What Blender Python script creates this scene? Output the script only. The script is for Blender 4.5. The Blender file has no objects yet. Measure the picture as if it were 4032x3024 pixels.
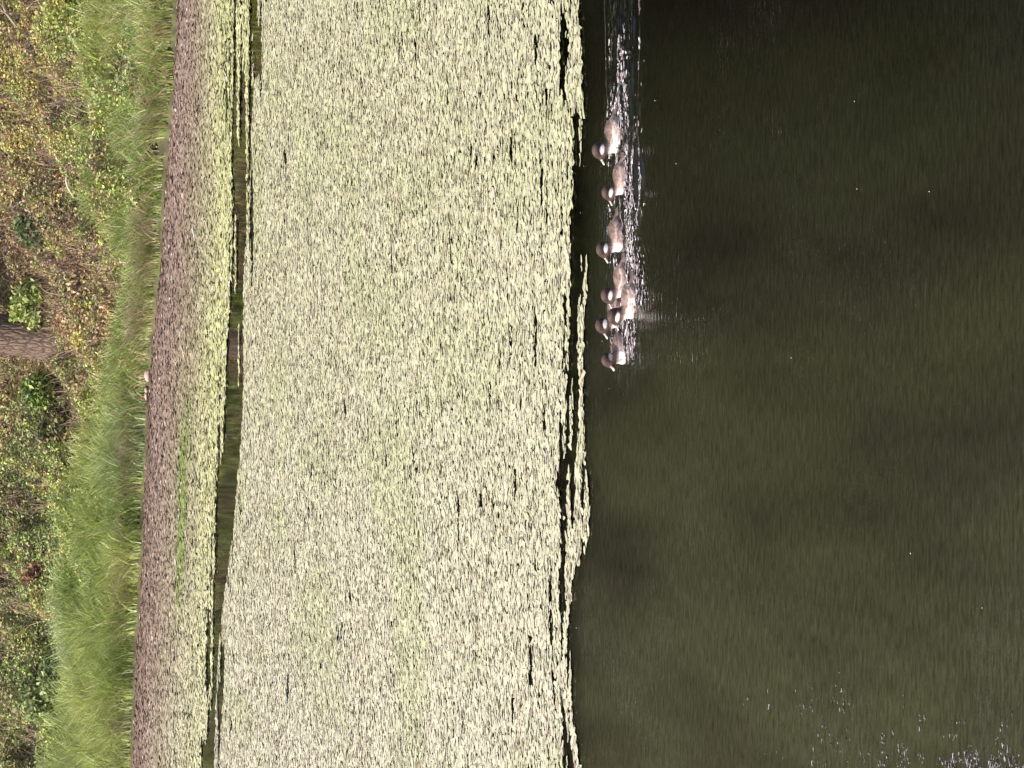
import bpy, math, random
import numpy as np
from mathutils import Matrix, Vector

sc = bpy.context.scene
C = sc.collection
rng = np.random.default_rng(7)
random.seed(7)

# ---------------------------------------------------------------- camera
H = 5.0                       # eye height above the water
FPX = 13440.0                 # focal length in photo pixels (120 mm on a 36 mm long side)
PITCH = math.radians(12.99)
F_ = np.array([0, math.cos(PITCH), -math.sin(PITCH)])
U_ = np.array([0, math.sin(PITCH), math.cos(PITCH)])
R_ = np.array([1.0, 0, 0])
cam_d = bpy.data.cameras.new('camera')
cam_d.lens = 120; cam_d.sensor_width = 36
cam_d.clip_start = 0.5; cam_d.clip_end = 3000
cam = bpy.data.objects.new('camera', cam_d); C.objects.link(cam)
M = Matrix.Identity(4)        # the camera is held sideways: world up points to the left of the picture
for i in range(3):
    M[i][0] = -U_[i]; M[i][1] = R_[i]; M[i][2] = -F_[i]
M[0][3], M[1][3], M[2][3] = 0, 0, H
cam.matrix_world = M
sc.camera = cam

# ---------------------------------------------------------------- light
SUN_EL = math.radians(43)
SUN_AZ = math.radians(-116)   # measured from +Y (view direction) towards +X: left, a little behind the camera
w = bpy.data.worlds.new('World'); sc.world = w; w.use_nodes = True
nt = w.node_tree; nt.nodes.clear()
sky = nt.nodes.new('ShaderNodeTexSky'); sky.sky_type = 'NISHITA'; sky.sun_disc = False
sky.sun_elevation = SUN_EL; sky.sun_rotation = SUN_AZ
bg = nt.nodes.new('ShaderNodeBackground'); bg.inputs['Strength'].default_value = 0.15
sky.dust_density = 3.5; sky.air_density = 1.0; sky.ozone_density = .6
ow = nt.nodes.new('ShaderNodeOutputWorld')
nt.links.new(sky.outputs[0], bg.inputs[0]); nt.links.new(bg.outputs[0], ow.inputs[0])
sd = bpy.data.lights.new('sun', 'SUN'); sd.energy = 3.9; sd.angle = math.radians(0.5); sd.color = (1.0, 0.95, 0.86)
so = bpy.data.objects.new('sun', sd); C.objects.link(so)
sdir = Vector((math.cos(SUN_EL)*math.sin(SUN_AZ), math.cos(SUN_EL)*math.cos(SUN_AZ), math.sin(SUN_EL)))
so.rotation_euler = sdir.to_track_quat('Z', 'Y').to_euler()
sc.view_settings.view_transform = 'Standard'; sc.view_settings.look = 'None'
sc.view_settings.exposure = 0.62; sc.view_settings.gamma = 1.0

# ---------------------------------------------------------------- helpers
def tag(o, label=None, cat=None, group=None, kind=None):
    if label: o['label'] = label
    if cat: o['category'] = cat
    if group: o['group'] = group
    if kind: o['kind'] = kind
    return o

def ray(v, y):
    return F_ + R_*((1512.0-y)/FPX) + U_*((2016.0-v)/FPX)
def P(v, y, z=0.0):           # a photo pixel (column v, row y) taken to the horizontal plane at height z
    d = ray(v, y); t = (z-H)/d[2]
    return np.array([d[0]*t, d[1]*t, z])

_perm = rng.random((256, 256))
def vnoise(x, y, seed=0):
    x = np.asarray(x, float)+seed*17.31; y = np.asarray(y, float)+seed*9.77
    xi = np.floor(x).astype(int); yi = np.floor(y).astype(int)
    fx = x-xi; fy = y-yi
    fx = fx*fx*(3-2*fx); fy = fy*fy*(3-2*fy)
    g = lambda a, b: _perm[a % 256, b % 256]
    return (g(xi, yi)*(1-fx)+g(xi+1, yi)*fx)*(1-fy)+(g(xi, yi+1)*(1-fx)+g(xi+1, yi+1)*fx)*fy
def fbm(x, y, o=3, seed=0):
    s = 0; a = 1; n = 0
    for k in range(o):
        s = s+a*vnoise(np.asarray(x)*2**k, np.asarray(y)*2**k, seed+k*3); n += a; a *= .5
    return s/n

def mesh_from(name, verts, faces_flat, k, cols=None, mat=None, smooth=False, parent=None):
    """verts (N,3), faces (M,k) -> one linked mesh object"""
    me = bpy.data.meshes.new(name)
    faces_flat = np.asarray(faces_flat, np.int32)
    nf = len(faces_flat)
    me.vertices.add(len(verts)); me.vertices.foreach_set('co', np.asarray(verts, np.float32).ravel())
    me.loops.add(nf*k); me.loops.foreach_set('vertex_index', faces_flat.ravel())
    me.polygons.add(nf); me.polygons.foreach_set('loop_start', np.arange(0, nf*k, k, dtype=np.int32))
    me.polygons.foreach_set('loop_total', np.full(nf, k, np.int32))
    if smooth: me.polygons.foreach_set('use_smooth', np.ones(nf, bool))
    if cols is not None:
        a = me.color_attributes.new('pigment', 'FLOAT_COLOR', 'POINT')
        c = np.ones((len(verts), 4), np.float32); c[:, :3] = cols
        a.data.foreach_set('color', c.ravel())
    me.update(calc_edges=True); me.validate()
    if mat: me.materials.append(mat)
    o = bpy.data.objects.new(name, me); C.objects.link(o)
    if parent: o.parent = parent
    return o

class NT:
    def __init__(s, name):
        s.m = bpy.data.materials.new(name); s.m.use_nodes = True
        s.t = s.m.node_tree; s.t.nodes.clear()
        s.out = s.n('ShaderNodeOutputMaterial')
    def n(s, typ, **kw):
        nd = s.t.nodes.new(typ)
        for k, v in kw.items():
            if hasattr(nd, k): setattr(nd, k, v)
            else: nd.inputs[k].default_value = v
        return nd
    def l(s, a, b): s.t.links.new(a, b)

def mat_pigment(name, rough=.5, spec=.5, transl=0.0, nscale=30, namt=.25, bump=0.0, bscale=60):
    s = NT(name)
    at = s.n('ShaderNodeAttribute'); at.attribute_name = 'pigment'
    tc = s.n('ShaderNodeTexCoord')
    nz = s.n('ShaderNodeTexNoise'); nz.inputs['Scale'].default_value = nscale; nz.inputs['Detail'].default_value = 3
    s.l(tc.outputs['Object'], nz.inputs['Vector'])
    mr = s.n('ShaderNodeMapRange'); mr.inputs[3].default_value = 1-namt*1.4; mr.inputs[4].default_value = 1+namt*1.4
    s.l(nz.outputs[0], mr.inputs[0])
    mx = s.n('ShaderNodeVectorMath'); mx.operation = 'SCALE'
    s.l(at.outputs['Color'], mx.inputs[0]); s.l(mr.outputs[0], mx.inputs['Scale'])
    p = s.n('ShaderNodeBsdfPrincipled'); p.inputs['Roughness'].default_value = rough
    p.inputs['Specular IOR Level'].default_value = spec
    s.l(mx.outputs[0], p.inputs['Base Color'])
    if bump:
        b = s.n('ShaderNodeBump'); b.inputs['Strength'].default_value = bump; b.inputs['Distance'].default_value = .01
        n2 = s.n('ShaderNodeTexNoise'); n2.inputs['Scale'].default_value = bscale
        s.l(tc.outputs['Object'], n2.inputs['Vector']); s.l(n2.outputs[0], b.inputs['Height'])
        s.l(b.outputs[0], p.inputs['Normal'])
    if transl:
        tr = s.n('ShaderNodeBsdfTranslucent'); s.l(mx.outputs[0], tr.inputs[0])
        ms = s.n('ShaderNodeMixShader'); ms.inputs[0].default_value = transl
        s.l(p.outputs[0], ms.inputs[1]); s.l(tr.outputs[0], ms.inputs[2]); s.l(ms.outputs[0], s.out.inputs[0])
    else: s.l(p.outputs[0], s.out.inputs[0])
    return s.m

M_pad = mat_pigment('floating_leaf', .42, .5, 0, 45, .12)
M_scum = mat_pigment('floating_debris', .6, .4, 0, 60, .15)
M_glints = mat_pigment('glints', .25, .6, 0, 60, .1)
M_grass = mat_pigment('grass_blade', .45, .4, .3, 8, .15)
M_leaf = mat_pigment('undergrowth_leaf', .55, .35, .22, 12, .15)
M_crown = mat_pigment('tree_leaf', .5, .3, .3, 2, .2)
M_duck = mat_pigment('feathers', .65, .25, 0, 90, .18, .5, 160)
M_bill = mat_pigment('duck_bill', .35, .5, 0, 90, .1)
M_wood = mat_pigment('driftwood', .75, .2, 0, 60, .3, .6, 60)

def mat_water():
    s = NT('pond_water')
    tc = s.n('ShaderNodeTexCoord')
    def noise(scale, det, sx, sy, rough=.5):
        mp = s.n('ShaderNodeMapping'); mp.inputs['Scale'].default_value = (sx, sy, 1)
        s.l(tc.outputs['Object'], mp.inputs['Vector'])
        n = s.n('ShaderNodeTexNoise'); n.inputs['Scale'].default_value = scale
        n.inputs['Detail'].default_value = det; n.inputs['Roughness'].default_value = rough
        s.l(mp.outputs[0], n.inputs['Vector']); return n
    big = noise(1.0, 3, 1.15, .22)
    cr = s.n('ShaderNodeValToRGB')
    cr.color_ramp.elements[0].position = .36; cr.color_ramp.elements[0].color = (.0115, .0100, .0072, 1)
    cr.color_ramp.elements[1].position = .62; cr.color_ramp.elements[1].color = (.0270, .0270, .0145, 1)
    s.l(big.outputs[0], cr.inputs[0])  # broad reflection bands painted into the water body colour
    p = s.n('ShaderNodeBsdfPrincipled'); p.inputs['IOR'].default_value = 1.33
    p.inputs['Roughness'].default_value = .02
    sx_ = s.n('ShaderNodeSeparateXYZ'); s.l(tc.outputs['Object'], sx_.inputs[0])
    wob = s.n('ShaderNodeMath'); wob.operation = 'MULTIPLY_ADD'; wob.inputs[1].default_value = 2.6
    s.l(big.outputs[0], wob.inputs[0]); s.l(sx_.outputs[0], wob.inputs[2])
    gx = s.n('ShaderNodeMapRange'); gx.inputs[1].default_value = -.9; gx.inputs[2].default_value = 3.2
    gx.inputs[3].default_value = 1.95; gx.inputs[4].default_value = .30; s.l(wob.outputs[0], gx.inputs[0])  # reflections, bright left to dark right, painted into the body colour
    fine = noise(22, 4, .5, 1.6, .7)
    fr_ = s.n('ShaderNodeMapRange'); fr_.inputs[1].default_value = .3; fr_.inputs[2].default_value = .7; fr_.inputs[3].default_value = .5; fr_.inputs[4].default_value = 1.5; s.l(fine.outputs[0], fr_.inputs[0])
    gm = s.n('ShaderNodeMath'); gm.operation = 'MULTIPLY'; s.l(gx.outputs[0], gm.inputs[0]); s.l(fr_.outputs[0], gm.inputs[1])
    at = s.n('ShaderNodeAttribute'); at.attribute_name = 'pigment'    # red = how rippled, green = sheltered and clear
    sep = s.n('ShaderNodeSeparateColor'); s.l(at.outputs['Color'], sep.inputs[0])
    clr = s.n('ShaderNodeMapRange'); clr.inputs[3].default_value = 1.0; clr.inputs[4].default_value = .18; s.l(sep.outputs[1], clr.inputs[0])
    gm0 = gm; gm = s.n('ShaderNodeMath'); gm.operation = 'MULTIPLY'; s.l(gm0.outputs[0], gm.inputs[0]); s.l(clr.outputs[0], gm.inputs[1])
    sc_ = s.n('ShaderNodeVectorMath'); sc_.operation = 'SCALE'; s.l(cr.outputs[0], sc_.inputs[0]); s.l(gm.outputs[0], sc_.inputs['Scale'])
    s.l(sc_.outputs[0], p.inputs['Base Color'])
    n1 = noise(10, 3, .55, 1.6, .6); n2 = noise(45, 2, 1, 1, .6)
    patch = noise(.9, 2, 1, .6)
    pr = s.n('ShaderNodeMapRange'); pr.inputs[1].default_value = .46; pr.inputs[2].default_value = .62
    pr.inputs[3].default_value = .22; pr.inputs[4].default_value = .90
    s.l(patch.outputs[0], pr.inputs[0])
    add = s.n('ShaderNodeMath'); add.operation = 'MULTIPLY_ADD'; add.inputs[1].default_value = .35
    s.l(n2.outputs[0], add.inputs[0]); s.l(n1.outputs[0], add.inputs[2])
    am = s.n('ShaderNodeMath'); am.operation = 'MULTIPLY_ADD'; am.inputs[1].default_value = 3.0
    s.l(sep.outputs[0], am.inputs[0]); s.l(pr.outputs[0], am.inputs[2])
    st = s.n('ShaderNodeMath'); st.operation = 'MULTIPLY'; s.l(add.outputs[0], st.inputs[0])
    cal = s.n('ShaderNodeMath'); cal.operation = 'SUBTRACT'; cal.inputs[0].default_value = 1.0; s.l(sep.outputs[1], cal.inputs[1])
    cm_ = s.n('ShaderNodeMath'); cm_.operation = 'MULTIPLY'; s.l(am.outputs[0], cm_.inputs[0]); s.l(cal.outputs[0], cm_.inputs[1]); s.l(cm_.outputs[0], st.inputs[1])
    b = s.n('ShaderNodeBump'); b.inputs['Strength'].default_value = 1.0; b.inputs['Distance'].default_value = .006
    s.l(st.outputs[0], b.inputs['Height']); s.l(b.outputs[0], p.inputs['Normal'])
    s.l(p.outputs[0], s.out.inputs[0])
    return s.m

def mat_soil():
    s = NT('soil')
    tc = s.n('ShaderNodeTexCoord')
    n = s.n('ShaderNodeTexNoise'); n.inputs['Scale'].default_value = 6; n.inputs['Detail'].default_value = 8
    s.l(tc.outputs['Object'], n.inputs['Vector'])
    cr = s.n('ShaderNodeValToRGB')
    cr.color_ramp.elements[0].position = .35; cr.color_ramp.elements[0].color = (.045, .040, .018, 1)
    cr.color_ramp.elements[1].position = .7; cr.color_ramp.elements[1].color = (.11, .115, .045, 1)
    s.l(n.outputs[0], cr.inputs[0])
    p = s.n('ShaderNodeBsdfPrincipled'); p.inputs['Roughness'].default_value = .9
    s.l(cr.outputs[0], p.inputs['Base Color'])
    b = s.n('ShaderNodeBump'); b.inputs['Distance'].default_value = .05; s.l(n.outputs[0], b.inputs['Height']); s.l(b.outputs[0], p.inputs['Normal'])
    s.l(p.outputs[0], s.out.inputs[0]); return s.m
def mat_bark():
    s = NT('bark')
    tc = s.n('ShaderNodeTexCoord')
    mp = s.n('ShaderNodeMapping'); mp.inputs['Scale'].default_value = (1, 1, .28); s.l(tc.outputs['Object'], mp.inputs['Vector'])
    v = s.n('ShaderNodeTexVoronoi'); v.feature = 'DISTANCE_TO_EDGE'; v.inputs['Scale'].default_value = 22
    n = s.n('ShaderNodeTexNoise'); n.inputs['Scale'].default_value = 14; n.inputs['Detail'].default_value = 6
    s.l(mp.outputs[0], n.inputs['Vector'])
    ad = s.n('ShaderNodeVectorMath'); ad.operation = 'MULTIPLY_ADD'; ad.inputs[1].default_value = (.08, .08, .08)
    s.l(n.outputs['Color'], ad.inputs[0]); s.l(mp.outputs[0], ad.inputs[2]); s.l(ad.outputs[0], v.inputs['Vector'])
    cr = s.n('ShaderNodeValToRGB')
    cr.color_ramp.elements[0].position = .0; cr.color_ramp.elements[0].color = (.035, .022, .018, 1)
    cr.color_ramp.elements[1].position = .16; cr.color_ramp.elements[1].color = (.16, .11, .085, 1)
    s.l(v.outputs['Distance'], cr.inputs[0])
    p = s.n('ShaderNodeBsdfPrincipled'); p.inputs['Roughness'].default_value = .9
    s.l(cr.outputs[0], p.inputs['Base Color'])
    b = s.n('ShaderNodeBump'); b.inputs['Distance'].default_value = .03; s.l(v.outputs['Distance'], b.inputs['Height']); s.l(b.outputs[0], p.inputs['Normal'])
    s.l(p.outputs[0], s.out.inputs[0]); return s.m
M_water = mat_water(); M_soil = mat_soil(); M_bark = mat_bark()

# ---------------------------------------------------------------- shore line and hill
def line_from(pts):           # pixel poly-line on the water -> (xs, ys) for np.interp, extended sideways
    w_ = np.array([P(v, y)[:2] for y, v in pts]); w_ = w_[np.argsort(w_[:, 0])]
    a = w_[0]-(w_[1]-w_[0])/abs(w_[1, 0]-w_[0, 0])*8; b = w_[-1]+(w_[-1]-w_[-2])/abs(w_[-1, 0]-w_[-2, 0])*8
    a[1] = w_[0, 1]+(a[1]-w_[0, 1])*.4; b[1] = w_[-1, 1]+(b[1]-w_[-1, 1])*.4
    return np.vstack([a, w_, b])
SH = line_from([(0, 700), (350, 690), (700, 655), (1000, 640), (1300, 612), (1550, 585), (1800, 580), (2200, 562), (2600, 540), (3024, 522)])
FAR = line_from([(0, 905), (500, 916), (900, 920), (1150, 918), (1300, 902), (1600, 880), (2000, 862), (2300, 846), (2700, 828), (3024, 798)])     # front edge of the strip by the shore
NEARB = line_from([(0, 1025), (450, 1000), (700, 990), (1000, 974), (1400, 957), (1700, 948), (2000, 928), (2250, 900), (2500, 866), (3024, 846)])  # back edge of the big mat
FRONT = line_from([(0, 2290), (700, 2305), (1000, 2322), (1400, 2305), (1750, 2308), (2000, 2328), (2150, 2312), (2250, 2262), (2500, 2248), (2800, 2262), (3024, 2290)])
def li(L, x): return np.interp(x, L[:, 0], L[:, 1])
def shore(x): return li(SH, x)+.22*(fbm(np.asarray(x)*2.3, 3.3, 4, 5)-.5)

def hill(x, y):
    t = y-shore(x)
    z = np.where(t < 0, t*.6, .08*np.clip(t/.06, 0, 1)+.42*np.clip(t, 0, 5)+.15*np.clip(t-5, 0, 25))
    bump = .30*(fbm(x*.9, y*.9, 3, 11)-.5)+.08*(fbm(x*5, y*5, 2, 12)-.5)
    return z+bump*np.clip(t/.8, 0, 1)

# ground sheet: one sheet from the lake bed to the horizon behind the bank
xs = np.unique(np.concatenate([np.linspace(-900, -30, 12), np.linspace(-30, -8, 40), np.linspace(-8, 8, 240), np.linspace(8, 30, 40), np.linspace(30, 900, 12)]))
ys = np.unique(np.concatenate([np.linspace(-300, 30, 6), np.linspace(36, 39, 10), np.linspace(39, 47, 180), np.linspace(47, 70, 30), np.linspace(70, 1200, 10)]))
X, Y = np.meshgrid(xs, ys)
Z = np.where(Y < 37.5, -1.6, np.clip(hill(X, Y), -1.6, 8))
V = np.stack([X.ravel(), Y.ravel(), Z.ravel()], 1)
nx = len(xs); ny = len(ys)
idx = np.arange(nx*ny).reshape(ny, nx)
quads = np.stack([idx[:-1, :-1], idx[:-1, 1:], idx[1:, 1:], idx[1:, :-1]], -1).reshape(-1, 4)
g = mesh_from('ground', V, quads, 4, None, M_soil, True); tag(g, kind='structure')

# ---------------------------------------------------------------- ducks: where they swim
DUCKS = [  # row, waterline column, yaw, scale, head drop
    dict(y=537, v=2430, yaw=4, s=1.06, lab='rearmost brown duck of the line, swimming alone with the clearest pale flank and breast', hz=.0),
    dict(y=708, v=2456, yaw=-6, s=.94, lab='second duck from the rear, low dull brown body behind a wide gap of rippled water', hz=-.006),
    dict(y=930, v=2440, yaw=8, s=1.0, lab='third duck from the rear, grey brown with a raised back and down-pointed bill', hz=.0),
    dict(y=1110, v=2460, yaw=-4, s=.98, lab='fourth duck from the rear, just behind the tight cluster at the front', hz=.0),
    dict(y=1190, v=2492, yaw=-12, s=1.03, lab='duck nearest the camera in the cluster, big dark head with a bright white cheek', hz=-.002),
    dict(y=1230, v=2438, yaw=14, s=1.0, lab='duck on the weed-mat side of the front cluster, dark cap and short pale bill', hz=.004),
    dict(y=1378, v=2452, yaw=38, s=.95, lab='leading duck at the front tip of the line, turned so its pale breast shows', hz=.002),
]
for d in DUCKS: d['p'] = P(d['v'], d['y'])

# ---------------------------------------------------------------- water
dx_ = np.array([d['p'][0] for d in DUCKS]); dy_ = np.array([d['p'][1] for d in DUCKS])
xs = np.unique(np.concatenate([np.linspace(-600, -30, 8), np.linspace(-30, -.7, 50), np.arange(-.7, 3.2, .011), np.linspace(3.2, 30, 50), np.linspace(30, 600, 8)]))
ys = np.unique(np.concatenate([np.linspace(-250, 8, 8), np.linspace(8, 18.2, 80), np.arange(18.2, 20.4, .011), np.linspace(20.4, 45, 40)]))
X, Y = np.meshgrid(xs, ys)
yc = np.interp(X, np.sort(dx_), dy_[np.argsort(dx_)])          # centre line of the raft of ducks
# disturbed band: along the ducks and trailing behind them
bx = 1/(1+np.exp(-(X-.10)/.05))*np.where(X > 1.45, np.clip(1-(X-1.45)/1.3, 0.06, 1), 1)
by = np.exp(-(np.abs(Y-(yc-.10))/.26)**3)
band = bx*by
edge = np.exp(-((Y-(yc-.42-.13*np.clip(X-1.2, 0, 2)+.03*np.sin(X*3)))/.035)**2)*np.clip((X-.55)/.5, 0, 1)
edge += .6*np.exp(-((Y-(yc-.27-.1*np.clip(X-1.2, 0, 2)+.02*np.sin(X*5+1)))/.03)**2)*np.clip((X-.2)/.5, 0, 1)
edge += .5*np.exp(-((Y-(yc+.16+.1*np.clip(X-1.2, 0, 2)))/.02)**2)*np.clip((X-.3)/.5, 0, 1)
ridge = lambda a, b, sd: 1-np.abs(2*fbm(a, b, 2, sd)-1)
Zw = band*(.034*(fbm(X*6, Y*15, 2, 21)-.5)+.022*(ridge(X*12, Y*24, 23)-.6)+.008*(fbm(X*32, Y*45, 2, 25)-.5))+.013*edge*(.1+1.8*fbm(X*6, Y*5, 2, 31)**2)
for d in DUCKS:               # bow ripples round each bird
    r = np.hypot((X-d['p'][0]), (Y-d['p'][1])*1.0)
    if d is DUCKS[-1]: continue
    Zw += .0022*(X > d['p'][0]-.05)*np.exp(-((r-.22)/.14)**2)*np.sin(r*2*math.pi/.055)*np.clip((r-.08)/.05, 0, 1)
for lx, ly, L in [(.35, 18.9, .5)]:
    pass
corner = P(3980, 2990)
cm = np.clip(1.3*np.exp(-((X-corner[0])/.22)**2-((Y-corner[1])/1.0)**2)*(.3+1.4*fbm(X*5, Y*3, 2, 37))-.35, 0, 1)
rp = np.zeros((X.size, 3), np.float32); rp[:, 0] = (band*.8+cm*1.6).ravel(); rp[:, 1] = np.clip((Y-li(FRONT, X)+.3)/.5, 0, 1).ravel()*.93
V = np.stack([X.ravel(), Y.ravel(), Zw.ravel()], 1)
nx = len(xs); ny = len(ys)
idx = np.arange(nx*ny).reshape(ny, nx)
quads = np.stack([idx[:-1, :-1], idx[:-1, 1:], idx[1:, 1:], idx[1:, :-1]], -1).reshape(-1, 4)
xs_w, ys_w = xs, ys
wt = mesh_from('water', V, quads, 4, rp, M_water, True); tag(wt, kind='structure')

# ---------------------------------------------------------------- floating weed
def pads(name, pos, size, asp, rot, tiltx, tilty, cols, mat, k=7, irr=.22):
    N = len(pos); a = np.linspace(0, 2*math.pi, k, endpoint=False)[None, :]+rng.random((N, 1))*6
    r = size[:, None]*(1+irr*(rng.random((N, k))*2-1))
    lx = r*np.cos(a)*asp[:, None]; ly = r*np.sin(a)
    c, s = np.cos(rot)[:, None], np.sin(rot)[:, None]
    wx = lx*c-ly*s; wy = lx*s+ly*c
    wz = wx*tiltx[:, None]+wy*tilty[:, None]+rng.normal(0, .0016, (N, k))
    v = np.stack([pos[:, 0, None]+wx, pos[:, 1, None]+wy, pos[:, 2, None]+wz], -1).reshape(-1, 3)
    return mesh_from(name, v, np.arange(N*k).reshape(N, k), k, np.repeat(cols, k, 0), mat)

def grid_pts(x0, x1, y0, y1, sp):
    gx, gy = np.meshgrid(np.arange(x0, x1, sp), np.arange(y0, y1, sp))
    n = gx.size
    return gx.ravel()+(rng.random(n)-.5)*sp*1.1, gy.ravel()+(rng.random(n)-.5)*sp*1.1

# big mat
x, y = grid_pts(-6.0, 6.0, 19.2, 36, .0262)
fr = li(FRONT, x); bk = li(NEARB, x)
s_ = y-fr; e_ = bk-y
wob = .10*(fbm(x*1.6, y*.6, 3, 41)-.5)
streak = fbm(x*1.1, y*7, 3, 43)             # streaks of open water lying along the edge
inner = fbm(x*2.2, y*9, 3, 47)
wob = .20*(fbm(x*1.9, y*.3, 4, 41)-.5)
keep = (s_ > wob*.7) & (e_ > .45*(fbm(x*.7, y*3, 3, 49)-.5))
st2 = fbm(x*1.9, y*13, 2, 46); patchy = fbm(x*.75, y*.8, 2, 44)
ctr = .30+.30*(fbm(x*.9, 5.0, 3, 45)-.5)
slit = .155+.33*np.exp(-((s_-.30)/.30)**2)*(.45+.9*patchy)+.10*np.exp(-s_/.9)+.35*np.exp(-((s_-ctr)/.06)**2)*(patchy > .56)*.5
keep &= st2 > slit
keep &= (inner > .19+.10*np.exp(-s_/1.5))
keep &= (streak > .42) | (e_ > .5)
keep &= (e_ > -.5) & (rng.random(len(x)) > .035)
x = x[keep]; y = y[keep]; s_ = s_[keep]
N = len(x)
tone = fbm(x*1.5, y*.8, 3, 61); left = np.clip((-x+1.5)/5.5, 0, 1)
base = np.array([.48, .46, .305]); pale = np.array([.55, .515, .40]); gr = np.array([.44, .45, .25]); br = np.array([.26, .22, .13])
cl = base+(pale-base)*left[:, None]*.9  # sun sheen painted in: leaf colour whitens towards the left
cl = cl+(gr-cl)*np.clip((tone-.5)*2.5, 0, .5)[:, None]
cl = cl*(.86+.24*rng.random((N, 1)))
old = rng.random(N) < .035+.08*(fbm(x*2, y*2, 2, 63) > .62); cl[old] = br*(.6+.9*rng.random((old.sum(), 1)))
mauve = rng.random(N) < .08; cl[mauve] = cl[mauve]*.6+np.array([.13, .09, .10])
z = .006+rng.random(N)*.010
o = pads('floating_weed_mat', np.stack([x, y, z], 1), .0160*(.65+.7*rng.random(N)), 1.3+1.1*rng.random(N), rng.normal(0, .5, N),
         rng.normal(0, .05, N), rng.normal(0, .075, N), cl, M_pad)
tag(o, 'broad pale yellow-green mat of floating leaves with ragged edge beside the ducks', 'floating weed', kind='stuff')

# finer strip between the dark channel and the bank
x, y = grid_pts(-7, 7, 32.5, 44, .029)
sh = shore(x); fe = li(FAR, x)
t = sh-y; q = y-fe
gap = fbm(x*.7, y*7, 3, 71)
keep = (t > -.14) & (q > .9*(fbm(x*.5, y*4, 3, 73)-.5)) & ((gap > .34) | (q > .5))
# a few slivers inside the channel
sl = (q > -1.5) & (q < 0) & (fbm(x*.35, y*5, 2, 77) > np.interp(x, [1.9, 3.4], [.90, .42])) & (y > li(NEARB, x))
keep |= sl
keep &= rng.random(len(x)) > .04
x = x[keep]; y = y[keep]; t = t[keep]; q = q[keep]; N = len(x)
wid = np.maximum(t+q, .5); f = np.clip(t/wid, 0, 1)+.16*(fbm(x*.8, y*2, 3, 79)-.5)
stops = np.array([-.1, .03, .14, .33, .48, .66, .88, 1.15])
pal = np.array([[.12, .07, .05], [.17, .115, .095], [.255, .18, .155], [.27, .20, .155], [.27, .225, .15], [.34, .31, .19], [.44, .44, .22], [.47, .46, .26]])
cl = np.stack([np.interp(f, stops, pal[:, i]) for i in range(3)], 1)
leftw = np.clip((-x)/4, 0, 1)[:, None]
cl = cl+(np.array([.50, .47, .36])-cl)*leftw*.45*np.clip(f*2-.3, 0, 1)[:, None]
gs = np.exp(-((f-.58-.03*np.sin(x))/.05)**2)*np.clip(.1-x*.8, 0, 1)*np.clip(2.9+x, 0, 1)*1.4*(fbm(x*1.2, y*2, 2, 83)+.3)
cl = cl+(np.array([.17, .22, .06])-cl)*np.clip(gs, 0, .85)[:, None]
cl = cl*(.84+.30*rng.random((N, 1)))*(.86+.28*fbm(x*.8, y*12, 2, 85))[:, None]
dk = rng.random(N) < .05; cl[dk] *= .5
lt = rng.random(N) < .04; cl[lt] = np.array([.5, .42, .36])
o = pads('shore_weed_strip', np.stack([x, y, .006+rng.random(N)*.012], 1), .0205*(.7+.6*rng.random(N)), 1.2+.6*rng.random(N), rng.normal(0, .6, N),
         rng.normal(0, .09, N), rng.normal(0, .12, N), cl, M_scum, 6)
tag(o, 'strip of floating weed and mauve brown debris along the foot of the bank', 'floating weed', kind='stuff')

# slivers coloured as glints on broken water: round ducks, wake, near left corner
xf, yf = [], []
N = 26000; x = rng.uniform(-.05, 3.0, N); u = rng.normal(0, 1, N)
ycf = np.interp(x, np.sort(dx_), dy_[np.argsort(dx_)]); y = ycf-.065+.145*u
kp = (fbm(x*3.2, y*16, 3, 191) > .50) & (rng.random(N) < np.where(x > 1.35, np.clip(1.1-(x-1.35)/.8, .03, 1)*.6, 1)*.5) & (x > .135)
xf.append(x[kp]); yf.append(y[kp])
N = 420; x = rng.uniform(.9, 3.0, N); y = np.interp(x, np.sort(dx_), dy_[np.argsort(dx_)])-.40-.13*np.clip(x-1.2, 0, 2)+.03*np.sin(x*3)+rng.normal(0, .008, N)
kp = fbm(x*4, 3, 2, 193) > .5; xf.append(x[kp]); yf.append(y[kp])
N = 6500; x = corner[0]+rng.normal(0, .12, N)-.07; y = corner[1]+rng.normal(0, 1.2, N)
kp = (fbm(x*14, y*8, 3, 195) > .58) & (rng.random(N) < np.exp(-np.clip(x-corner[0]+.05, 0, 1)/.10)); xf.append(x[kp]); yf.append(y[kp])
x = np.concatenate(xf); y = np.concatenate(yf); N = len(x)
ix = np.clip(np.searchsorted(xs_w, x), 0, len(xs_w)-1); iy = np.clip(np.searchsorted(ys_w, y), 0, len(ys_w)-1)
cl = np.where(rng.random((N, 1)) < .42, np.array([[.92, .87, .88]]), np.array([[.52, .42, .44]]))*(.45+.55*rng.random((N, 1)))
cz = y < 16; cl[cz] *= .45
o = pads('glints', np.stack([x, y, Zw[iy, ix]+.004], 1), .0042*(.4+.9*rng.random(N))*np.where(y < 16, .55, 1), 2.0+4.5*rng.random(N)**1.5, rng.normal(0, .18, N),
         rng.normal(0, .05, N), rng.normal(-.15, .15, N), cl, M_glints)
tag(o, 'pale slivers painted as glints on the churned water around and behind the ducks', 'glints', kind='stuff')

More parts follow.
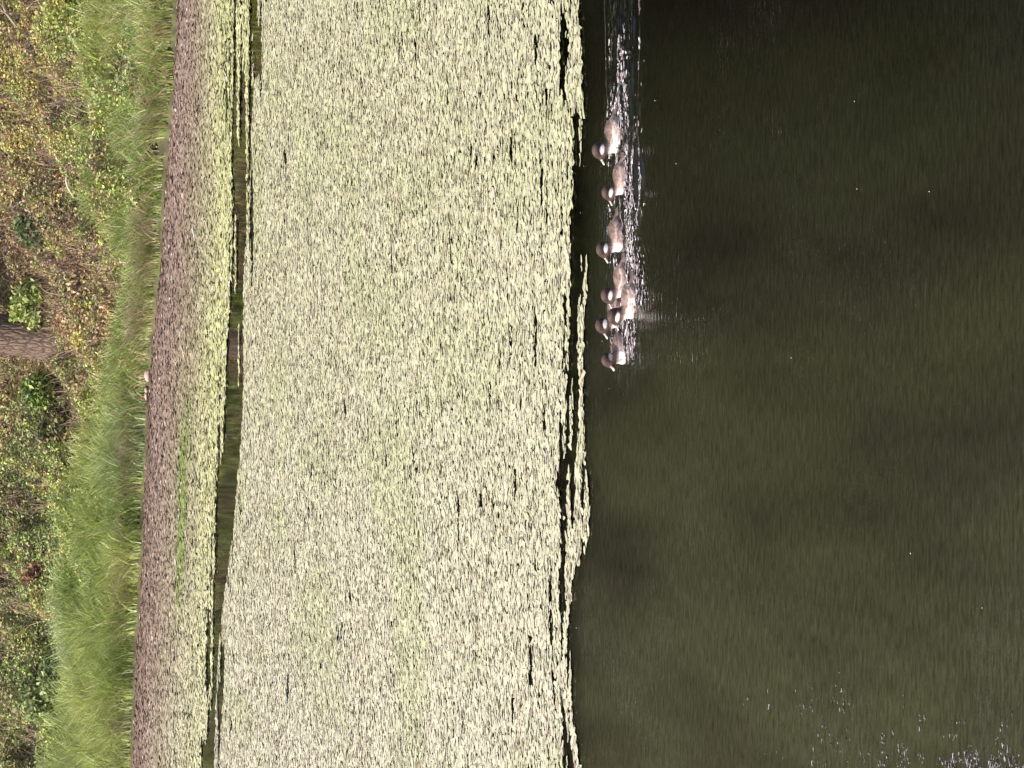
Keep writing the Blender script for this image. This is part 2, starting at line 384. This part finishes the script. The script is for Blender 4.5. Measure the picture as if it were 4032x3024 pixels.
# ---------------------------------------------------------------- vegetation
def blades(name, x, y, z, hgt, wid, lean, cols, mat, label, cat, seg=3):
    N = len(x); th = rng.random(N)*2*math.pi
    fa = rng.normal(0, .7, N)+math.pi/2*0
    bx_, by_ = np.cos(fa), np.sin(fa)                  # across the blade
    ldx = np.cos(th)*lean; ldy = np.sin(th)*lean
    rows = []
    for k in range(seg+1):
        u = k/seg; ww = wid*(1-u)**.7*.5 if k < seg else wid*.04
        cx = x+ldx*hgt*u**2; cy = y+ldy*hgt*u**2; cz = z+hgt*(u-.28*lean*u**2.5)
        rows.append(np.stack([cx-bx_*ww, cy-by_*ww, cz], 1)); rows.append(np.stack([cx+bx_*ww, cy+by_*ww, cz], 1))
    v = np.stack(rows, 1).reshape(-1, 3); st = 2*(seg+1)
    b = np.arange(N)[:, None]*st
    q = np.concatenate([b+np.array([[2*k, 2*k+1, 2*k+3, 2*k+2]]) for k in range(seg)], 1).reshape(-1, 4)
    c = np.repeat(cols, st, 0)
    o = mesh_from(name, v, q, 4, c, mat)
    return tag(o, label, cat, kind='stuff') if label else o

def leaf_faces(pos, size, cols, flat=1.0, asp=.55):
    """diamond leaves folded along the midrib; returns verts, quads, cols"""
    N = len(pos)
    n = rng.normal(0, 1, (N, 3)); n[:, 2] = np.abs(n[:, 2])+flat; n /= np.linalg.norm(n, axis=1)[:, None]
    a = rng.normal(0, 1, (N, 3)); a -= n*(a*n).sum(1)[:, None]; a /= np.linalg.norm(a, axis=1)[:, None]
    b = np.cross(n, a); s = size[:, None]
    v = np.stack([pos-a*s, pos+b*s*asp+n*s*.12, pos+a*s*1.1-n*s*.2, pos-b*s*asp+n*s*.12], 1).reshape(-1, 3)
    return v, np.arange(N*4).reshape(N, 4), np.repeat(cols, 4, 0)

def xof(yrow): return (1512-yrow)/328.0
# pigments of the bank plants; DARK paints the shade of hollows
SAGE = [.33, .38, .17]; LIME = [.42, .46, .14]; OLIVE = [.37, .33, .16]; TAN = [.48, .37, .22]; MAUVE = [.26, .17, .16]
RUST = [.42, .24, .14]; DARK = [.09, .07, .06]; DEEP = [.12, .17, .07]; GRASS = [.28, .37, .10]; YEL = [.52, .46, .16]

def zone(x, t):
    """weights of plant kinds at bank position x, t metres up from the shore"""
    n1 = fbm(x*.9, t*.9, 3, 91); n2 = fbm(x*1.4, t*1.4, 3, 97); n3 = fbm(x*2.5, t*2.5, 3, 101)
    W = np.zeros((len(x), 10))
    right = 1/(1+np.exp(-(x-2.6)/.35)); lft = 1/(1+np.exp((x+.3)/.4)); mid = np.clip(1-right-lft, 0, 1)
    hi = 1/(1+np.exp(-(t-(1.3+.85*right+1.0*(n1-.5)))/.18)); top = 1/(1+np.exp(-(t-(2.2+1.2*(n2-.5)))/.2))
    # order: sage lime olive tan mauve rust dark deep grass yellow
    W += (right*(1-hi))[:, None]*np.array([2.2, 1.4, .5, .15, .02, 0, .05, .15, 1.2, .1])
    W += (right*hi)[:, None]*np.array([.4, .5, .9, .7, .45, .25, .2, 0, 0, 1.0])
    W += (mid*(1-hi))[:, None]*np.array([.4, .3, 1.0, .7, .25, .1, .1, .1, .3, .2])
    W += (mid*hi)[:, None]*np.array([.3, .1, .8, .7, 1.0, .3, .55, .15, 0, .2])
    W += (lft*(1-hi))[:, None]*np.array([.8, .9, .5, .15, 0, 0, .1, .5, 1.0, .1])
    W += (lft*hi)[:, None]*np.array([1.8, .5, .9, .12, .1, 0, .15, .6, .5, .1])
    W += (lft*top)[:, None]*np.array([.3, 0, .2, .05, .25, .15, 1.2, 1.6, 0, 0])
    W[:, 6] += 2.2*np.clip((n3-.60)*7, 0, 1)*(.4+.6*hi)  # patches of hollow shade painted into the leaf colours
    W[:, 4] += .8*np.clip((n2-.58)*5, 0, 1)*(1-lft)
    W[:, 9] += .6*np.clip((.38-n2)*5, 0, 1)*right
    return W
PAL = np.array([SAGE, LIME, OLIVE, TAN, MAUVE, RUST, DARK, DEEP, GRASS, YEL])*1.12
def pick(W):
    c = np.cumsum(W, 1); c /= c[:, -1:]
    k = (rng.random((len(W), 1)) > c).sum(1)
    return np.clip(k, 0, 9)

# undergrowth: leafy mounds over the whole slope
N = 400000
x = rng.uniform(-1, 1, N); x = np.where(np.abs(x) < .85, x*6.4, np.sign(x)*(5.44+(np.abs(x)-.85)*24)); t = .10+4.9*rng.random(N)**1.15
y = shore(x)+t
mound = fbm(x*1.6, y*1.6, 3, 111); thick = np.clip((mound-.30)*.9, .03, .4)*(1-.4*np.exp(-t/.5))
hgt = thick*rng.random(N)**.6
W = zone(x, t); k = pick(W)
W2 = zone(np.round(x*5)/5+.07*np.sin(t*40), np.round(t*5)/5)        # plants come in clumps of one kind
k2 = pick(W2); 
lat = (_perm[(np.floor(x*7+3*vnoise(x*4, y*4, 5))).astype(int) % 256, (np.floor(y*7+3*vnoise(x*4, y*4, 9))).astype(int) % 256])[:, None]
c = np.cumsum(W, 1); c /= c[:, -1:]
kc = np.clip((lat > c).sum(1), 0, 9)
k = np.where(rng.random(N) < .6, kc, k)
cols = PAL[k]*(.65+.7*rng.random((N, 1)))
pos = np.stack([x, y, hill(x, y)+hgt], 1)
v, q, c = leaf_faces(pos, .013+.017*rng.random(N), cols)
o = mesh_from('undergrowth', v, q, 4, c, M_leaf)
tag(o, 'low tangle of olive, tan and mauve leafy undergrowth covering the slope above the water', 'undergrowth', kind='stuff')

# dry stems in the undergrowth
N = 16000
x = rng.uniform(-6, 6, N); t = .3+4.5*rng.random(N); y = shore(x)+t
keep = ((x > -1) | (t > 2.0)) & (rng.random(N) < .7); x, t, y = x[keep], t[keep], y[keep]; N = len(x)
cl = np.where(rng.random((N, 1)) < .5, np.array([[.38, .28, .18]]), np.array([[.20, .13, .10]]))*(.6+.7*rng.random((N, 1)))
blades('dry_stems', x, y, hill(x, y), .20+.35*rng.random(N), .007+.004*rng.random(N), .5+.5*rng.random(N), cl, M_leaf,
       'thin dry tan stems sticking out of the undergrowth', 'dry stems', 2)

# grass fringe, tall and bright on the left half, patchy on the right
N = 135000
x = rng.uniform(-7, 7, N)
lft = 1/(1+np.exp((x+.1)/.5))
depth = .36+.89*lft+1.05*np.clip((x-1.4)/1.2, 0, 1)+.5*(fbm(x*1.3, .5, 2, 121)-.5)
t = .02+depth*rng.random(N)
y = shore(x)+t
dens = fbm(x*2.3, t*2.0, 3, 125)
rgt = 1/(1+np.exp(-(x-1.5)/.3))
keep = (rng.random(N) < .30+.70*np.maximum(lft, .8*rgt)) & ((dens > .36) | (x < -.2) | (rng.random(N) < .12))
keep &= ~((x > -.35) & (x < .15) & (rng.random(N) < .35))
x, t, y, lft = x[keep], t[keep], y[keep], lft[keep]; N = len(x)
hgt = (.15+.15*lft+.07*rgt[keep]+.08*rng.random(N))*(.5+.9*rng.random(N))*(.35+1.3*fbm(x*3.1, t*3, 3, 127))
mixn = fbm(x*1.1, t*1.6, 3, 131)
cg = np.array([.27, .36, .10])+(np.array([.46, .52, .17])-np.array([.27, .36, .10]))*np.clip((mixn-.3)*2.2, 0, 1)[:, None]
cg = cg+(np.array([.60, .66, .42])-cg)*(.75*(rng.random(N) < .16))[:, None]
bl = np.clip((fbm(x*.8, t*2.2, 3, 137)-.55)*4, 0, .7)*lft; cg = cg+(np.array([.42, .48, .28])-cg)*bl[:, None]
dry = rng.random(N) < np.where(x > -.3, .14+.3*np.exp(-t/.15), .05); cg[dry] = np.array([.52, .42, .25])
cg = cg*(.6+.75*rng.random((N, 1)))
blades('grass', x, y, hill(x, y)-.02, hgt, .011+.010*rng.random(N), .25+.75*rng.random(N), cg, M_grass,
       'long bright green grass leaning over the edge of the bank', 'grass')

# hanging dry grass at the undercut, right part
N = 14000
x = rng.uniform(-6.5, 6.5, N); y = shore(x)+.04+.14*rng.random(N)
k = (fbm(x*3.5, 1.0, 3, 141) > np.where(x < -.5, .56, .50)); x, y = x[k], y[k]; N = len(x)
cl = np.where(rng.random((N, 1)) < .5, np.array([[.46, .35, .27]]), np.array([[.36, .36, .18]]))*(.6+.8*rng.random((N, 1)))
blades('dry_grass', x, y, hill(x, y), .16+.2*rng.random(N), .009+.004*rng.random(N), .4+.6*rng.random(N), cl, M_grass,
       'tufts of dry tan grass hanging at the undercut foot of the bank', 'dry grass')

# ---------------------------------------------------------------- single plants and trees
def empty(name, loc, rz=0):
    o = bpy.data.objects.new(name, None); o.location = loc; o.rotation_euler = (0, 0, rz); o.empty_display_size = .3
    C.objects.link(o); return o

def tube(paths, sides=8, cols=None):
    """paths: list of (points, radii) -> verts, quads"""
    Vs, Qs, off = [], [], 0
    for pts, rad in paths:
        pts = [Vector(p) for p in pts]; n = len(pts)
        ref = Vector((.31, .17, .93))
        for i, p in enumerate(pts):
            d = (pts[min(i+1, n-1)]-pts[max(i-1, 0)]).normalized()
            if abs(d.dot(ref)) > .98: ref = Vector((1, .1, 0))
            a = d.cross(ref).normalized(); b = d.cross(a)
            for s in range(sides):
                th = 2*math.pi*s/sides; Vs.append(p+(a*math.cos(th)+b*math.sin(th))*rad[i])
        for i in range(n-1):
            for s in range(sides):
                s2 = (s+1) % sides; Qs.append([off+i*sides+s, off+i*sides+s2, off+(i+1)*sides+s2, off+(i+1)*sides+s])
        off += n*sides
    return np.array([list(v) for v in Vs]), np.array(Qs)

def bush(name, px, t, rad, hgt, n, pal, label, group=None, cat='bush', lsize=.035):
    y0 = float(shore(np.array([px]))[0])+t
    z0 = float(hill(np.array([px]), np.array([y0]))[0])
    r = empty(name, (px, y0, z0))
    tag(r, label, cat, group)
    stems = []
    for i in range(7):
        a = random.uniform(0, 6.28); e = Vector((math.cos(a)*rad*.7, math.sin(a)*rad*.7, hgt*random.uniform(.6, .9)))
        stems.append(([Vector((0, 0, -.1)), e*.45+Vector((0, 0, .05)), e], [.014, .010, .004]))
    v, q = tube(stems, 5); mesh_from('stem', v, q, 4, np.tile([[.12, .08, .05]], (len(v), 1)), M_wood, True, r)
    # clumps of leaves
    nc = 16; cc = rng.normal(0, 1, (nc, 3)); cc /= np.linalg.norm(cc, axis=1)[:, None]; cc[:, 2] = np.abs(cc[:, 2])
    cc *= np.array([rad*.75, rad*.75, hgt*.75])*(.55+.45*rng.random((nc, 1)))
    k = rng.integers(0, nc, n)
    p = cc[k]+rng.normal(0, 1, (n, 3))*np.array([rad*.2, rad*.2, hgt*.16]); p[:, 2] = np.abs(p[:, 2])+.02
    ci = rng.integers(0, len(pal), nc)[k]; ci = np.where(rng.random(n) < .3, rng.integers(0, len(pal), n), ci)
    c = np.array(pal)[ci]*(.7+.6*rng.random((n, 1)))
    v, q, c = leaf_faces(p, lsize*(.6+.7*rng.random(n)), c, .3)
    mesh_from('foliage', v, q, 4, c, M_leaf, False, r)
    return r
def tpos(v, yrow, lift=0):      # bank position whose plants show at photo pixel (v, yrow)
    x = xof(yrow); vs = np.interp(yrow, [0, 700, 1300, 1800, 3024], [700, 655, 612, 580, 522])
    return x, max(.1, (vs-v-lift)/215.0)
def B(v, yrow, rad, hgt, n, pal, label, lift=60, **kw):
    x, t = tpos(v, yrow, lift); return bush(kw.pop('name', 'bush'), x, t, rad, hgt, n, pal, label, **kw)
B(50, 1185, .30, .38, 2600, [LIME, GRASS, SAGE], 'bright green leafy bush against the trunk, on its side towards the ducks\' tails')
B(110, 1545, .32, .40, 2800, [DEEP, GRASS, [.16, .24, .05]], 'deep green rounded bush at the trunk foot, on its side away from the ducks\' tails')
B(60, 880, .30, .42, 2400, [[.10, .13, .07], DEEP, [.13, .12, .08]], 'grey green bush with dark hollows standing on the slope to the right of the trunk')
B(60, 2800, .45, .42, 3600, [DEEP, [.13, .18, .07], SAGE], 'large dark green bush at the far left of the slope behind the tallest grass')
B(55, 2330, .34, .34, 2600, [RUST, MAUVE, [.16, .09, .06]], 'reddish brown bush on the upper slope left of the trunk', name='bush')
B(160, 1700, .34, .34, 2600, [[.11, .12, .06], DEEP, OLIVE], 'dull olive bush below and to the left of the trunk')
B(200, 40, .36, .40, 3000, [LIME, SAGE, YEL], 'yellow-green leafy bush at the far right end of the slope')
B(330, 480, .16, .18, 900, [MAUVE, [.10, .06, .05], DARK], 'small purplish shrub coloured dark as the shade of a hollow in the green bank on the right', lift=20, name='shrub')  # dark leaves stand in for the shade of a bank hollow
B(300, 1120, .24, .22, 1500, [MAUVE, TAN, [.12, .08, .07]], 'mauve and tan shrub in the middle of the slope right below the trunk', lift=20, name='shrub')
B(170, 800, .22, .24, 1400, [MAUVE, RUST, [.10, .07, .06]], 'purple brown shrub with a dark hollow on the upper slope', lift=20, name='shrub')
B(440, 1200, .16, .18, 900, [YEL, TAN, RUST], 'small yellow and tan shrub just above the grass fringe', lift=20, name='shrub')

def tree(px, y0, height, rad, trunk_r, cb, n, pal, label, group, lean=(0, 0), lsz=.16):
    z0 = float(hill(np.array([px]), np.array([y0]))[0])
    r = empty('tree', (px, y0, z0)); tag(r, label, 'tree', group)
    top = Vector((lean[0]*height, lean[1]*height, height*.9))
    pts, rd = [], []
    for i in range(15):
        u = i/14.0; uu = u**1.6
        pts.append(Vector((lean[0]*height*uu+.10*math.sin(u*7+px)*min(1, u*3), lean[1]*height*uu, -.3+height*.9*uu)))
        rd.append(trunk_r*(1-.85*uu)+trunk_r*.45*math.exp(-uu*height/.28))
    paths = [(pts, rd)]
    limbs = []
    for i in range(12):
        u = random.uniform(cb/height+.02, .85); a = random.uniform(0, 6.28)
        b = Vector((lean[0]*height*u, lean[1]*height*u, height*.9*u)); L = rad*random.uniform(.6, .95)*(1-.4*u)
        e = b+Vector((math.cos(a)*L, math.sin(a)*L, L*random.uniform(.1, .5)))
        m = b.lerp(e, .5)+Vector((0, 0, .15*L)); tr = trunk_r*.3*(1-.6*u)
        paths.append(([b, m, e], [tr, tr*.6, tr*.2])); limbs.append((b, m, e))
    v, q = tube(paths, 14); mesh_from('trunk', v, q, 4, None, M_bark, True, r)
    nc = 60; cen = []
    for i in range(nc):
        b, m, e = random.choice(limbs); pnt = m.lerp(e, random.uniform(0, 1.1))
        u = random.random()
        if random.random() < .5:
            a = random.uniform(0, 6.28); rr = rad*math.sqrt(random.random())*math.sin(math.pi*(.12+.8*u))
            pnt = Vector((math.cos(a)*rr, math.sin(a)*rr, cb+(height-cb)*u))
        cen.append(list(pnt))
    cen = np.array(cen); k = rng.integers(0, nc, n); cr = .35+.5*rng.random(nc)
    p = cen[k]+rng.normal(0, 1, (n, 3))*cr[k, None]*np.array([rad*.26, rad*.26, rad*.18]); p[:, 2] = np.maximum(p[:, 2], cb*.9)
    ci = rng.integers(0, len(pal), nc)[k]
    c = np.array(pal)[ci]*(.7+.6*rng.random((n, 1)))
    v, q, c = leaf_faces(p, lsz*(.6+.8*rng.random(n)), c, .3)
    mesh_from('crown', v, q, 4, c, M_crown, False, r)
    return r
GT = [[.10, .15, .04], [.13, .18, .05], [.16, .20, .06]]; DT = [[.035, .045, .02], [.05, .06, .03], [.06, .055, .03]]
BT = [[.20, .24, .07], [.25, .27, .09], [.16, .20, .05]]; OT = [[.15, .15, .06], [.12, .14, .05], [.18, .17, .07]]; RT = [[.13, .09, .06], [.10, .07, .05], [.12, .11, .05]]
tx = xof(1325)
tree(tx+.02, float(shore(np.array([tx]))[0])+2.35, 15, 3.6, .27, 5.0, 9000, GT,
     'brown barked tree trunk rising out of the undergrowth between two green bushes', None, lean=(-.02, .02))
for (px, py, h_, rd_, pal) in [(-14.5, 49.5, 17, 3.6, BT), (-10.6, 48.4, 17, 3.2, BT), (-7.4, 48.6, 18, 2.6, BT), (-5.0, 48.0, 15, 2.2, BT), (-3.3, 49.4, 18, 2.1, OT), (-1.7, 48.6, 14, 1.8, OT),
                               (-.1, 49.8, 17, 1.7, RT), (1.4, 48.6, 16, 1.9, GT), (3.1, 49.4, 18, 1.9, DT), (4.6, 48.4, 13, 1.5, OT), (6.3, 48.6, 19, 2.3, DT), (9.2, 48.8, 18, 2.8, DT), (12.6, 49.4, 18, 3.4, GT), (16.4, 50, 18, 3.6, DT),
                               (-17, 54, 21, 4.6, GT), (-12, 54, 21, 4.6, GT), (-7.5, 55, 22, 4.4, GT), (-3.5, 54.5, 22, 4.2, GT), (.5, 55, 22, 4.2, DT), (4.5, 54.5, 22, 4.4, DT), (9, 55, 22, 4.6, DT), (14, 55, 22, 4.8, DT)]:
    tree(px, py, h_, rd_, .22, 1.3, 15000, pal, 'tall leafy tree of the wood behind the bank, seen only as dark reflection',
         'trees of the wood behind the bank', (random.uniform(-.02, .02), 0), .22)

# ---------------------------------------------------------------- sticks, stones and floating bits
def stick(v0, y0, v1, y1, r, col, label, lift0=.05, lift1=.05, tw=True, water=False):
    def pt(v, yy, l):
        if water: p = P(v, yy); return Vector((p[0], p[1], .015))
        x, t = tpos(v, yy, l*330); ya = float(shore(np.array([x]))[0])+t
        return Vector((x, ya, float(hill(np.array([x]), np.array([ya]))[0])+l+thick0))
    thick0 = .22
    a, b = pt(v0, y0, lift0), pt(v1, y1, lift1)
    m = a.lerp(b, .5)+Vector((0, 0, .03 if not water else .006))
    r_ = empty('branch', a); tag(r_, label, 'branch')
    P0 = [Vector((0, 0, 0)), (m-a)*.5+Vector((.01, 0, .012)), m-a, b-a]
    v, q = tube([(P0, [r*.8, r, r*.8, r*.35])], 8)
    mesh_from('stem', v, q, 4, np.tile([col], (len(v), 1)), M_wood, True, r_)
    if tw:
        e = (m-a)+Vector((.08, 0, .10)); v, q = tube([([m-a, e], [r*.45, r*.15])], 6)
        mesh_from('twig', v, q, 4, np.tile([col], (len(v), 1)), M_wood, True, r_)
stick(0, 0, 62, 108, .022, [.36, .27, .22], 'bare pale brown fallen branch at the top right of the slope', .1, .1)
stick(325, 700, 358, 785, .016, [.55, .48, .38], 'short bleached stick lying in the undergrowth, middle right of the slope', .05, .05, False)
stick(360, 1040, 500, 1052, .005, [.36, .30, .2], 'thin straight dry stick leaning down through the tan grass', .05, .1)
stick(768, 890, 772, 950, .013, [.62, .58, .50], 'small white stick lying in the brown debris off the bank', tw=False, water=True)

def lump(name, loc, sx, sy, sz, col, label, cat, mat=M_wood):
    import bmesh
    bm = bmesh.new(); bmesh.ops.create_icosphere(bm, subdivisions=3, radius=1)
    me = bpy.data.meshes.new(name)
    for vv in bm.verts:
        n = 1+.35*(float(fbm(vv.co.x*1.7+loc[0]*3, vv.co.y*1.7+vv.co.z*2.3, 3, 151))-.5)*2
        vv.co = Vector((vv.co.x*sx*n, vv.co.y*sy*n, vv.co.z*sz*n))
    bm.to_mesh(me); bm.free()
    for p_ in me.polygons: p_.use_smooth = True
    a = me.color_attributes.new('pigment', 'FLOAT_COLOR', 'POINT')
    for i in range(len(me.vertices)): a.data[i].color = (*col, 1)
    me.materials.append(mat)
    o = bpy.data.objects.new(name, me); o.location = loc; C.objects.link(o); tag(o, label, cat); return o
for v, yy, sx, sy, sz, lab in [(606, 1478, .075, .05, .035, 'larger pale pinkish stone at the water edge under the bank'),
                               (583, 1535, .035, .03, .022, 'small white stone just along from the larger pinkish one'),
                               (592, 1560, .045, .04, .02, 'flat pale stone beside the dark hollow in the bank foot')]:
    p = P(v, yy); p[1] = float(shore(np.array([p[0]]))[0])-.02
    lump('stone', (p[0], p[1], .04), sx, sy, sz, (.40, .31, .27), lab, 'stone')

bits = [(2303, 655), (2289, 838), (2402, 1530), (2273, 2473), (2583, 395), (2666, 645), (3370, 400), (3380, 745), (3665, 755), (3873, 2395), (3120, 1408), (3590, 2180)]
src = None
for i, (v, yy) in enumerate(bits):
    p = P(v, yy)
    if src is None:
        n = 7; a = np.linspace(0, 6.283, n, endpoint=False); vv = np.stack([.013*np.cos(a), .008*np.sin(a)+.003*np.cos(2*a), .004*np.cos(a*2)], 1)
        vv = np.vstack([vv, vv-[0, 0, .002]])
        me = bpy.data.meshes.new('floating_leaf')
        me.from_pydata([tuple(c) for c in vv], [], [tuple(range(n)), tuple(reversed(range(n, 2*n)))]+[(j, (j+1) % n, n+(j+1) % n, n+j) for j in range(n)][::-1])
        at = me.color_attributes.new('pigment', 'FLOAT_COLOR', 'POINT')
        for j in range(2*n): at.data[j].color = (.55, .5, .4, 1)
        me.materials.append(M_scum); src = bpy.data.objects.new('floating_leaf', me); o = src
    else: o = src.copy()
    C.objects.link(o); o.location = (p[0], p[1], .007); o.rotation_euler = (0, 0, random.uniform(0, 6)); s = random.uniform(.22, .38); o.scale = (s, s, s)
    tag(o, 'tiny pale scrap of leaf floating alone on the dark open water', 'leaf', 'pale scraps floating on the dark water')

# ---------------------------------------------------------------- ducks
def sphere(bm, c, r, rot=None, sub=3):
    import bmesh
    m = Matrix.Translation(Vector(c))
    if rot is not None: m = m @ rot
    m = m @ Matrix.Diagonal((r[0], r[1], r[2], 1))
    bmesh.ops.create_icosphere(bm, subdivisions=sub, radius=1, matrix=m)
def lerp_chain(bm, a, b, ra, rb, n=8):
    for i in range(n+1):
        u = i/n; c = Vector(a).lerp(Vector(b), u); r = ra*(1-u)+rb*u; sphere(bm, c, (r, r, r), sub=2)

def make_duck(d, i):
    import bmesh
    p = d['p']; s = d['s']
    root = empty('duck', (p[0], p[1], 0), math.pi+math.radians(d['yaw']))
    root.scale = (s, s, s)
    tag(root, d['lab'], 'duck', 'ducks swimming in a line')
    hc = Vector((.078, 0, .098+d['hz'])); BX = .76
    bm = bmesh.new()
    sphere(bm, (-.015*BX, 0, .006), (.125*BX, .074, .060))
    sphere(bm, (.050*BX, 0, .006), (.072*BX, .062, .058))
    sphere(bm, (-.075*BX, 0, .006), (.085*BX, .056, .042))
    for sy in (-1, 1): sphere(bm, (-.035*BX, sy*.040, .026), (.098*BX, .034, .034))      # folded wings
    lerp_chain(bm, (-.12*BX, 0, .012), (-.185*BX, 0, .010), .026, .010)                  # rump
    for k in (-2, -1, 0, 1, 2): lerp_chain(bm, (-.150*BX, k*.008, .010), (-.225*BX, k*.014, .006+.003*abs(k)), .010, .004, 10)  # stiff tail
    lerp_chain(bm, (.052, 0, .030), tuple(hc), .040, .034)
    sphere(bm, tuple(hc), (.048, .041, .045))
    sphere(bm, (hc.x+.016, 0, hc.z-.007), (.038, .033, .032))
    sphere(bm, (hc.x-.008, 0, hc.z-.012), (.040, .039, .034))
    me = bpy.data.meshes.new('tmp'); bm.to_mesh(me); bm.free()
    o = bpy.data.objects.new('tmp', me); C.objects.link(o)
    rm = o.modifiers.new('r', 'REMESH'); rm.mode = 'VOXEL'; rm.voxel_size = .0042; rm.use_smooth_shade = True
    sm = o.modifiers.new('s', 'SMOOTH'); sm.iterations = 5; sm.factor = .6
    dg = bpy.context.evaluated_depsgraph_get(); me2 = bpy.data.meshes.new_from_object(o.evaluated_get(dg))
    bpy.data.objects.remove(o)
    n = len(me2.vertices); co = np.zeros(n*3, np.float32); me2.vertices.foreach_get('co', co); co = co.reshape(-1, 3)
    X_, Y_, Z_ = co[:, 0], co[:, 1], co[:, 2]
    nz = fbm(X_*60, Z_*60+Y_*40, 3, 160+i); nz2 = fbm(X_*160, Y_*160+Z_*90, 2, 170+i)
    bars = fbm(X_*45, Z_*130, 2, 180+i)
    col = np.tile(np.array([[.23, .15, .13]]), (n, 1))*(.35+1.3*nz)[:, None]
    def mix(m, c, nn=0): 
        nonlocal col
        m = np.clip(m, 0, 1)[:, None]; col = col*(1-m)+np.array([c])*m
    sm_ = lambda a, b, v_: np.clip((v_-a)/(b-a), 0, 1)
    pale = (.70, .58, .56) if i in (0, 4) else (.42, .32, .31)
    mix(sm_(.050, .034, Z_+.010*(bars-.5))*sm_(-.12, -.06, X_)*.9, pale)                   # flank
    mix(np.exp(-((Z_-.040-.12*(X_+.02)**2*20)/.0035)**2)*(np.abs(Y_) > .04)*.7, (.75, .62, .52) if i in (0, 3, 4) else (.42, .33, .28))
    mix(sm_(.045, .075, X_)*sm_(.062, .040, Z_)*.95, (.92, .86, .83))                      # breast
    mix(sm_(-.12, -.15, X_), (.13, .10, .10)); 
    mix((bars > .54)*(X_ < .04)*.55, (.12, .08, .06))
    hd = np.sqrt(((X_-hc.x)/.058)**2+(Y_/.051)**2+((Z_-hc.z)/.053)**2) < 1.0
    neck = (Z_ > .060) & (X_ > .02)
    mix(neck*1.0, (.17, .12, .105))
    hx = X_-hc.x; hz_ = Z_-hc.z
    mix(hd*sm_(-.006, .004, hz_)*1.0, (.022, .011, .010))                                  # dark cap
    mix(hd*sm_(.022, .036, hz_)*.6, (.13, .085, .07))
    mix(hd*sm_(.030, .040, hx)*.9, (.05, .03, .028))
    mix(hd*sm_(-.030, -.042, hx)*.9, (.06, .032, .026))
    ck = 1-np.sqrt(((hx-.000)/.030)**2+((hz_+.004-.10*hx)/.014)**2)
    mix(sm_(0, .25, ck)*(np.abs(Y_) > .014), (.95, .9, .88) if i != 6 else (.5, .44, .42))
    mix(hd*(1-np.clip(np.abs(hz_+.020)/.006, 0, 1))*.6, (.10, .085, .08))
    col = col*(.8+.4*nz2)[:, None]
    at = me2.color_attributes.new('pigment', 'FLOAT_COLOR', 'POINT'); c4 = np.ones((n, 4), np.float32); c4[:, :3] = np.clip(col, 0.005, .9)
    at.data.foreach_set('color', c4.ravel()); me2.materials.clear(); me2.materials.append(M_duck)
    me2.polygons.foreach_set('use_smooth', np.ones(len(me2.polygons), bool))
    body = bpy.data.objects.new('body', me2); C.objects.link(body); body.parent = root
    # bill: concave, broadening to a flat tip
    rows = []; prof = [(.000, .012, .0135), (.010, .0105, .0105), (.020, .0105, .0075), (.030, .0125, .0055), (.038, .012, .0045), (.043, .006, .003)]
    k = 12; Vb = []
    for u, wy, hz in prof:
        cz = hc.z-.007-u*.42+.10*max(0, u-.02)
        for j in range(k):
            a = 2*math.pi*j/k; Vb.append((hc.x+.046+u*.8, wy*math.cos(a), cz+hz*math.sin(a)*(1.0 if math.sin(a) > 0 else .7)))
    Qb = [[r*k+j, r*k+(j+1) % k, (r+1)*k+(j+1) % k, (r+1)*k+j] for r in range(len(prof)-1) for j in range(k)]
    Vb = np.array(Vb); cb = np.tile([[.30, .22, .21]], (len(Vb), 1)); cb[3*k:] = (.55, .48, .46)
    o = mesh_from('bill', Vb, np.array(Qb), 4, cb, M_bill, True, root)
    for sy in (-1, 1):
        bm = bmesh.new(); sphere(bm, (hc.x+.022, sy*.036, hc.z+.012), (.0045, .003, .0045), sub=2)
        me = bpy.data.meshes.new('eye'); bm.to_mesh(me); bm.free()
        a = me.color_attributes.new('pigment', 'FLOAT_COLOR', 'POINT')
        for q in range(len(me.vertices)): a.data[q].color = (.01, .008, .008, 1)
        me.materials.append(M_bill); e = bpy.data.objects.new('eye', me); C.objects.link(e); e.parent = root
    return root
for i, d in enumerate(DUCKS): make_duck(d, i)
